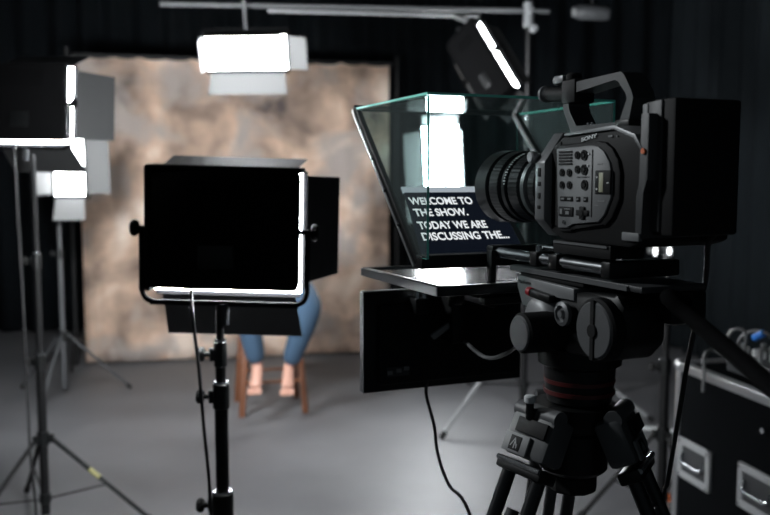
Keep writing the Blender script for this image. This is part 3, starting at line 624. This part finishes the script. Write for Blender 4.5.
# tripod
tc = rw(-.008, hy, 0)
tri = thing('tripod', 'heavy black twin-tube tripod carrying the head and the video camera', 'tripod', (tc.x, tc.y, 0))
MB().lathe([(1.035, .035), (1.04, .05), (1.066, .058), (1.076, .06)], (0, 0, 0), (0, 0, 1), 40).cyl((0, 0, .975), (0, 0, 1.04), .050, bev=.006).build('bowl', M['black'], tri)
MB().cyl((0, 0, .945), (0, 0, .972), .036, bev=.004, seg=10).build('bowl_knob', M['rubber'], tri)
sv = at(530, 398, 1.2)-tc
sl_ = MB().cyl((sv.x, sv.y, sv.z-.03), (sv.x, sv.y, sv.z-.006), .006).bar((sv.x, sv.y, sv.z-.02), (0, 0, sv.z-.02), .012, .008).build('spirit_level', M['black'], tri)
MB().cyl((sv.x, sv.y, sv.z-.007), (sv.x, sv.y, sv.z+.004), .0085, bev=.002).build('level_cap', M['tape'], sl_)
for ang in (212, 332, 92):
    a = math.radians(ang); e = Vector((math.cos(a), math.sin(a), 0)); tg = Vector((-e.y, e.x, 0)); top = e*.062+Vector((0, 0, 1.056)); foot = e*.53+Vector((0, 0, .02)); d = (foot-top).normalized(); nz = tg.cross(d)
    F = lambda s, q, k: top+d*s+tg*q+nz*k
    R = Matrix((tg, d, nz)).transposed().to_4x4()
    lg_ = MB().cyl(F(.07, -.031, 0), F(.50, -.031, 0), .0105, seg=14).cyl(F(.07, .031, 0), F(.50, .031, 0), .0105, seg=14).build('leg', M['satin'], tri)
    MB().cyl(F(.13, 0, .002), F(1.07, 0, .002), .0095, seg=14).build('inner_tube', M['dgrey'], lg_)
    sh = MB().box(F(.024, 0, .002), (.088, .068, .042), .008, R).build('shoulder', M['disc'], lg_)
    sgn = -1 if nz.dot(e) < 0 else 1
    MB().cyl(F(-.008, -.042, sgn*.008), F(-.008, .042, sgn*.008), .013, seg=16).build('pivot_roll', M['disc'], sh)
    MB().box(F(.014, .008, sgn*.0225), (.060, .022, .004), .001, R).build('shoulder_recess', M['matte'], sh)
    MB().box(F(.042, -.012, sgn*.0225), (.050, .028, .004), .001, R).build('badge_plate', M['panel'], sh)
    bm_ = MB().box(F(.042, -.012, sgn*.0248), (.022, .021, .0012), .0003, R)
    bm_.build('badge', M['matte'], sh)
    q = MB()
    for (u, v, l_, an) in ((-.004, -.001, .014, .5), (.002, -.001, .014, -.5), (.0, .003, .010, 0), (.005, .004, .006, 0)):
        q.box(F(.042+v, -.012+u, sgn*.0256), (.0016, l_, .0008), 0, R @ Matrix.Rotation(an, 4, 'Z'))
    q.build('badge_mark', M['silver'], sh)
    MB().box(F(.073, 0, 0), (.092, .018, .034), .004, R).build('leg_collar', M['black'], lg_)
    MB().cyl(F(.068, -.044, sgn*.017), F(.068, .044, sgn*.017), .004, seg=10).build('collar_bolt', M['steel'], lg_)
    MB().box(F(.50, 0, 0), (.085, .05, .03), .005, R).build('lock_block', M['black'], lg_)
    MB().lathe([(0, .012), (.01, .022), (.03, .022), (.034, .016)], F(1.045, 0, .002), d, 16).build('foot', M['rubber'], lg_)
    MB().bar((e*.03)+Vector((0, 0, .55)), F(.52, 0, 0), .014, .008).build('spreader_arm', M['black'], lg_)

# ------------------------------------------------------------------ flight case with mixer
c0 = at(676, 361, 2.85); u = Vector((.204, -.979, 0)).normalized(); cyaw = math.atan2(u.y, u.x)
# local x along u (towards us), y = away to the right
CW, CD, CH = .62, .60, c0.z
fc = thing('flight_case', 'black flight case with aluminium edges and recessed handles at lower right', 'flight case', (c0.x, c0.y, 0), (0, 0, cyaw))
MB().box((CW/2, CD/2, .08+(CH-.08)/2), (CW-.012, CD-.012, CH-.092)).build('case_panel', M['laminate'], fc)
e = MB(); th_ = .030
for y in (0, CD):
    for x in (0, CW): e.box((x+(th_/2-.001)*(1 if x == 0 else -1), y+(th_/2-.001)*(1 if y == 0 else -1), .08+(CH-.08)/2), (th_, th_, CH-.08), .003)
for z in (.095, CH-th_/2+.002):
    for y in (0, CD): e.box((CW/2, y+(th_/2-.002)*(1 if y == 0 else -1), z), (CW, th_, th_), .003)
    for x in (0, CW): e.box((x+(th_/2-.002)*(1 if x == 0 else -1), CD/2, z), (th_, CD, th_), .003)
e.build('edge_profile', M['alu'], fc)
for x in (0, CW):
    for y in (0, CD): MB().ball((x+.012*(1 if x == 0 else -1), y+.012*(1 if y == 0 else -1), CH-.01), .022).build('ball_corner', M['alu'], fc)
for x0_, zc in ((.037, .485), (.367, .505)):
    h = MB(); W_, H_ = .185, .135; xc = x0_+W_/2
    for s in (-1, 1):
        h.box((xc+s*(W_/2-.012), -.001, zc), (.024, .014, H_), .004); h.box((xc, -.001, zc+s*(H_/2-.012)), (W_, .014, .024), .004)
    h = h.build('recessed_handle', M['silver2'], fc)
    MB().box((xc, .002, zc), (W_-.04, .008, H_-.04)).build('handle_dish', M['dgrey'], h)
    MB().tube([(xc-.06, -.006, zc+.02), (xc-.055, -.014, zc-.008), (xc, -.016, zc-.012), (xc+.055, -.014, zc-.008), (xc+.06, -.006, zc+.02)], .006, seg=8).build('grip', M['steel'], h)
    for sx_ in (-1, 1):
        for sz_ in (-1, 1): MB().cyl((xc+sx_*(W_/2-.012), -.007, zc+sz_*(H_/2-.012)), (xc+sx_*(W_/2-.012), -.011, zc+sz_*(H_/2-.012)), .005, seg=10).build('rivet', M['chrome'], h)
MB().cyl((.476, 0, .695), (.476, -.010, .695), .008, seg=12).build('rivet', M['chrome'], fc)
for x in (.08, CW-.08):
    for y in (.08, CD-.08):
        w_ = MB().cyl((x, y-.015, .038), (x, y+.015, .038), .038, bev=.005).box((x, y, .078), (.07, .06, .010)).build('caster', M['rubber'], fc)
cM = Matrix.Translation((c0.x, c0.y, 0)) @ Matrix.Rotation(cyaw, 4, 'Z')
mxp = cM @ Vector((.17, .075, CH+.003))
mx = thing('mixing_console', 'small mixing console with rows of pale knobs on top of the flight case', 'mixer', mxp, (0, 0, cyaw))
MB().prism([(0, 0), (.32, 0), (.32, .09), (0, .05)], lambda a, b, t: (t, a, b), 0, .40, .005).build('console_body', M['dgrey'], mx)
for i in range(9):
    for j in range(4):
        y = .05+.06*j; z = .05+.125*y*1.0
        MB().cyl((.03+i*.042, y, z), (.03+i*.042, y, z+.022), .009, seg=10, bev=.002).build('knob', M['silver'] if j % 2 else M['white'], mx)
for i in range(4):
    p = MB().cyl((.05+.09*i, .02, .05), (.05+.09*i, .02, .095), .009, seg=10); p.build('jack_plug', M['silver'], mx)
# cables on the case
def wcable(label, pts, r, m=None, name='cable', cat='cable', n=6): return tag(MB().tube(pts, r, seg=8, n=n).build(name, m or M['cable']), label, cat)
wcable('thin grey cable looping over the mixer on the flight case', [at(722, 345, 2.55), at(733, 330, 2.5), at(745, 332, 2.47), at(745, 350, 2.46), at(744, 366, 2.45)], .0045, M['gcable'])
pc = wcable('second grey cable arching over the mixer, with a bright blue plug', [at(737, 352, 2.5), at(741, 338, 2.48), at(752, 331, 2.46), at(766, 333, 2.42), at(778, 345, 2.4)], .005, M['gcable'])
MB().cyl(at(754, 338, 2.455), at(764, 333, 2.42), .011, bev=.002).build('plug', M['blue'], pc)
wcable('grey cable hanging over the front edge of the flight case', [at(703, 392, 2.655), at(704, 372, 2.665), at(704, 357, 2.68), at(712, 350, 2.72), at(722, 354, 2.70), at(735, 362, 2.65)], .006, M['gcable'])

# ------------------------------------------------------------------ right background stand with a small light
rs = at(667, 300, 3.4)
stand('dark thin light stand behind the tripod, beside the flight case', rs.x, 3.4, at(667, 262, 3.4).z, .38, .32, math.radians(20), .013, collars=(at(667, 362, 3.4).z, at(667, 302, 3.4).z))
sl = at(663, 248, 3.4)
t = thing('twin_lamp', 'small lit twin lamp on the stand behind the camera rear', 'lamp', (rs.x, 3.4, at(667, 262, 3.4).z))
MB().cyl((0, 0, 0), (0, 0, .03), .02).box((-.02, .03, .06), (.10, .03, .06), .004).build('lamp_body', M['dgrey'], t)
for x in (655, 669):
    p = at(x, 251, 3.4)-Vector(t.location)
    MB().cyl((p.x, -.004, p.z), (p.x, .02, p.z), .014).ball((p.x, -.004, p.z), .012, (.7, .6, 1.6), mi=1).build('bulb', [M['dgrey'], lamp_mat('small_bulb', (.95, .98, 1), 4)], t)

# ------------------------------------------------------------------ cables and floor marks
wcable('black power cable hanging from the back of the nearest light panel', [at(191, 288, 1.965), at(193, 320, 1.955), at(199, 370, 1.95), at(204, 430, 1.95), at(209, 480, 1.95), at(211, 530, 1.95), at(212, 640, 1.96), (-.40, 1.9, .2), (-.45, 1.8, .006), (-.8, 1.6, .006)], .0042)
wcable('thin cable hanging beside the tall left light stand', [at(14, 140, 3.36), at(17, 200, 3.36), at(22, 280, 3.36), at(27, 380, 3.36), at(30, 450, 3.33), at(34, 530, 3.3), (-1.5, 3.2, .007), (-1.8, 2.8, .007)], .006)
wcable('black cable dropping from the bottom of the monitor to the floor', [rw(-.037, .685, 1.02), rw(-.037, .690, .985), at(434, 425, 1.60), at(438, 455, 1.58), at(449, 485, 1.56), at(470, 515, 1.53), (.22, 1.50, .55), (.30, 1.46, .2), (.36, 1.60, .007), (.6, 1.75, .007)], .0032)
wcable('black cable running down from the camera battery past the pan bar', [rw(.03, .016, 1.335), at(708, 244, 1.06), at(706, 275, 1.09), at(699, 310, 1.13), at(688, 360, 1.17), at(678, 420, 1.2), at(668, 480, 1.22), at(661, 520, 1.24), (.41, 1.3, .5), (.42, 1.34, .007), (.7, 1.5, .007)], .0034)
wcable('short grey cable looping from the monitor to the drag knob', [rw(.02, .660, 1.10), at(478, 353, 1.50), at(490, 358, 1.46), at(503, 355, 1.42), at(516, 347, 1.38), rw(-.07, .262, 1.185)], .0035, M['gcable'])
tp0, tp1 = at(637, 431, 4.8), at(690, 438, 4.7)
tag(MB().bar((tp0.x, tp0.y, .002), (tp1.x+.1, tp1.y-.05, .002), .07, .003).build('floor_tape', M['tape']), 'pale tape strip on the floor behind the tripod', 'tape')
om = at(667, 507, 3.68)
tag(MB().lathe([(0, .022), (.004, .022), (.03, .008), (.034, .0001)], (om.x, om.y, 0), (0, 0, 1), 16).build('floor_marker', M['orange']), 'tiny orange marker on the floor beside the flight case', 'marker')
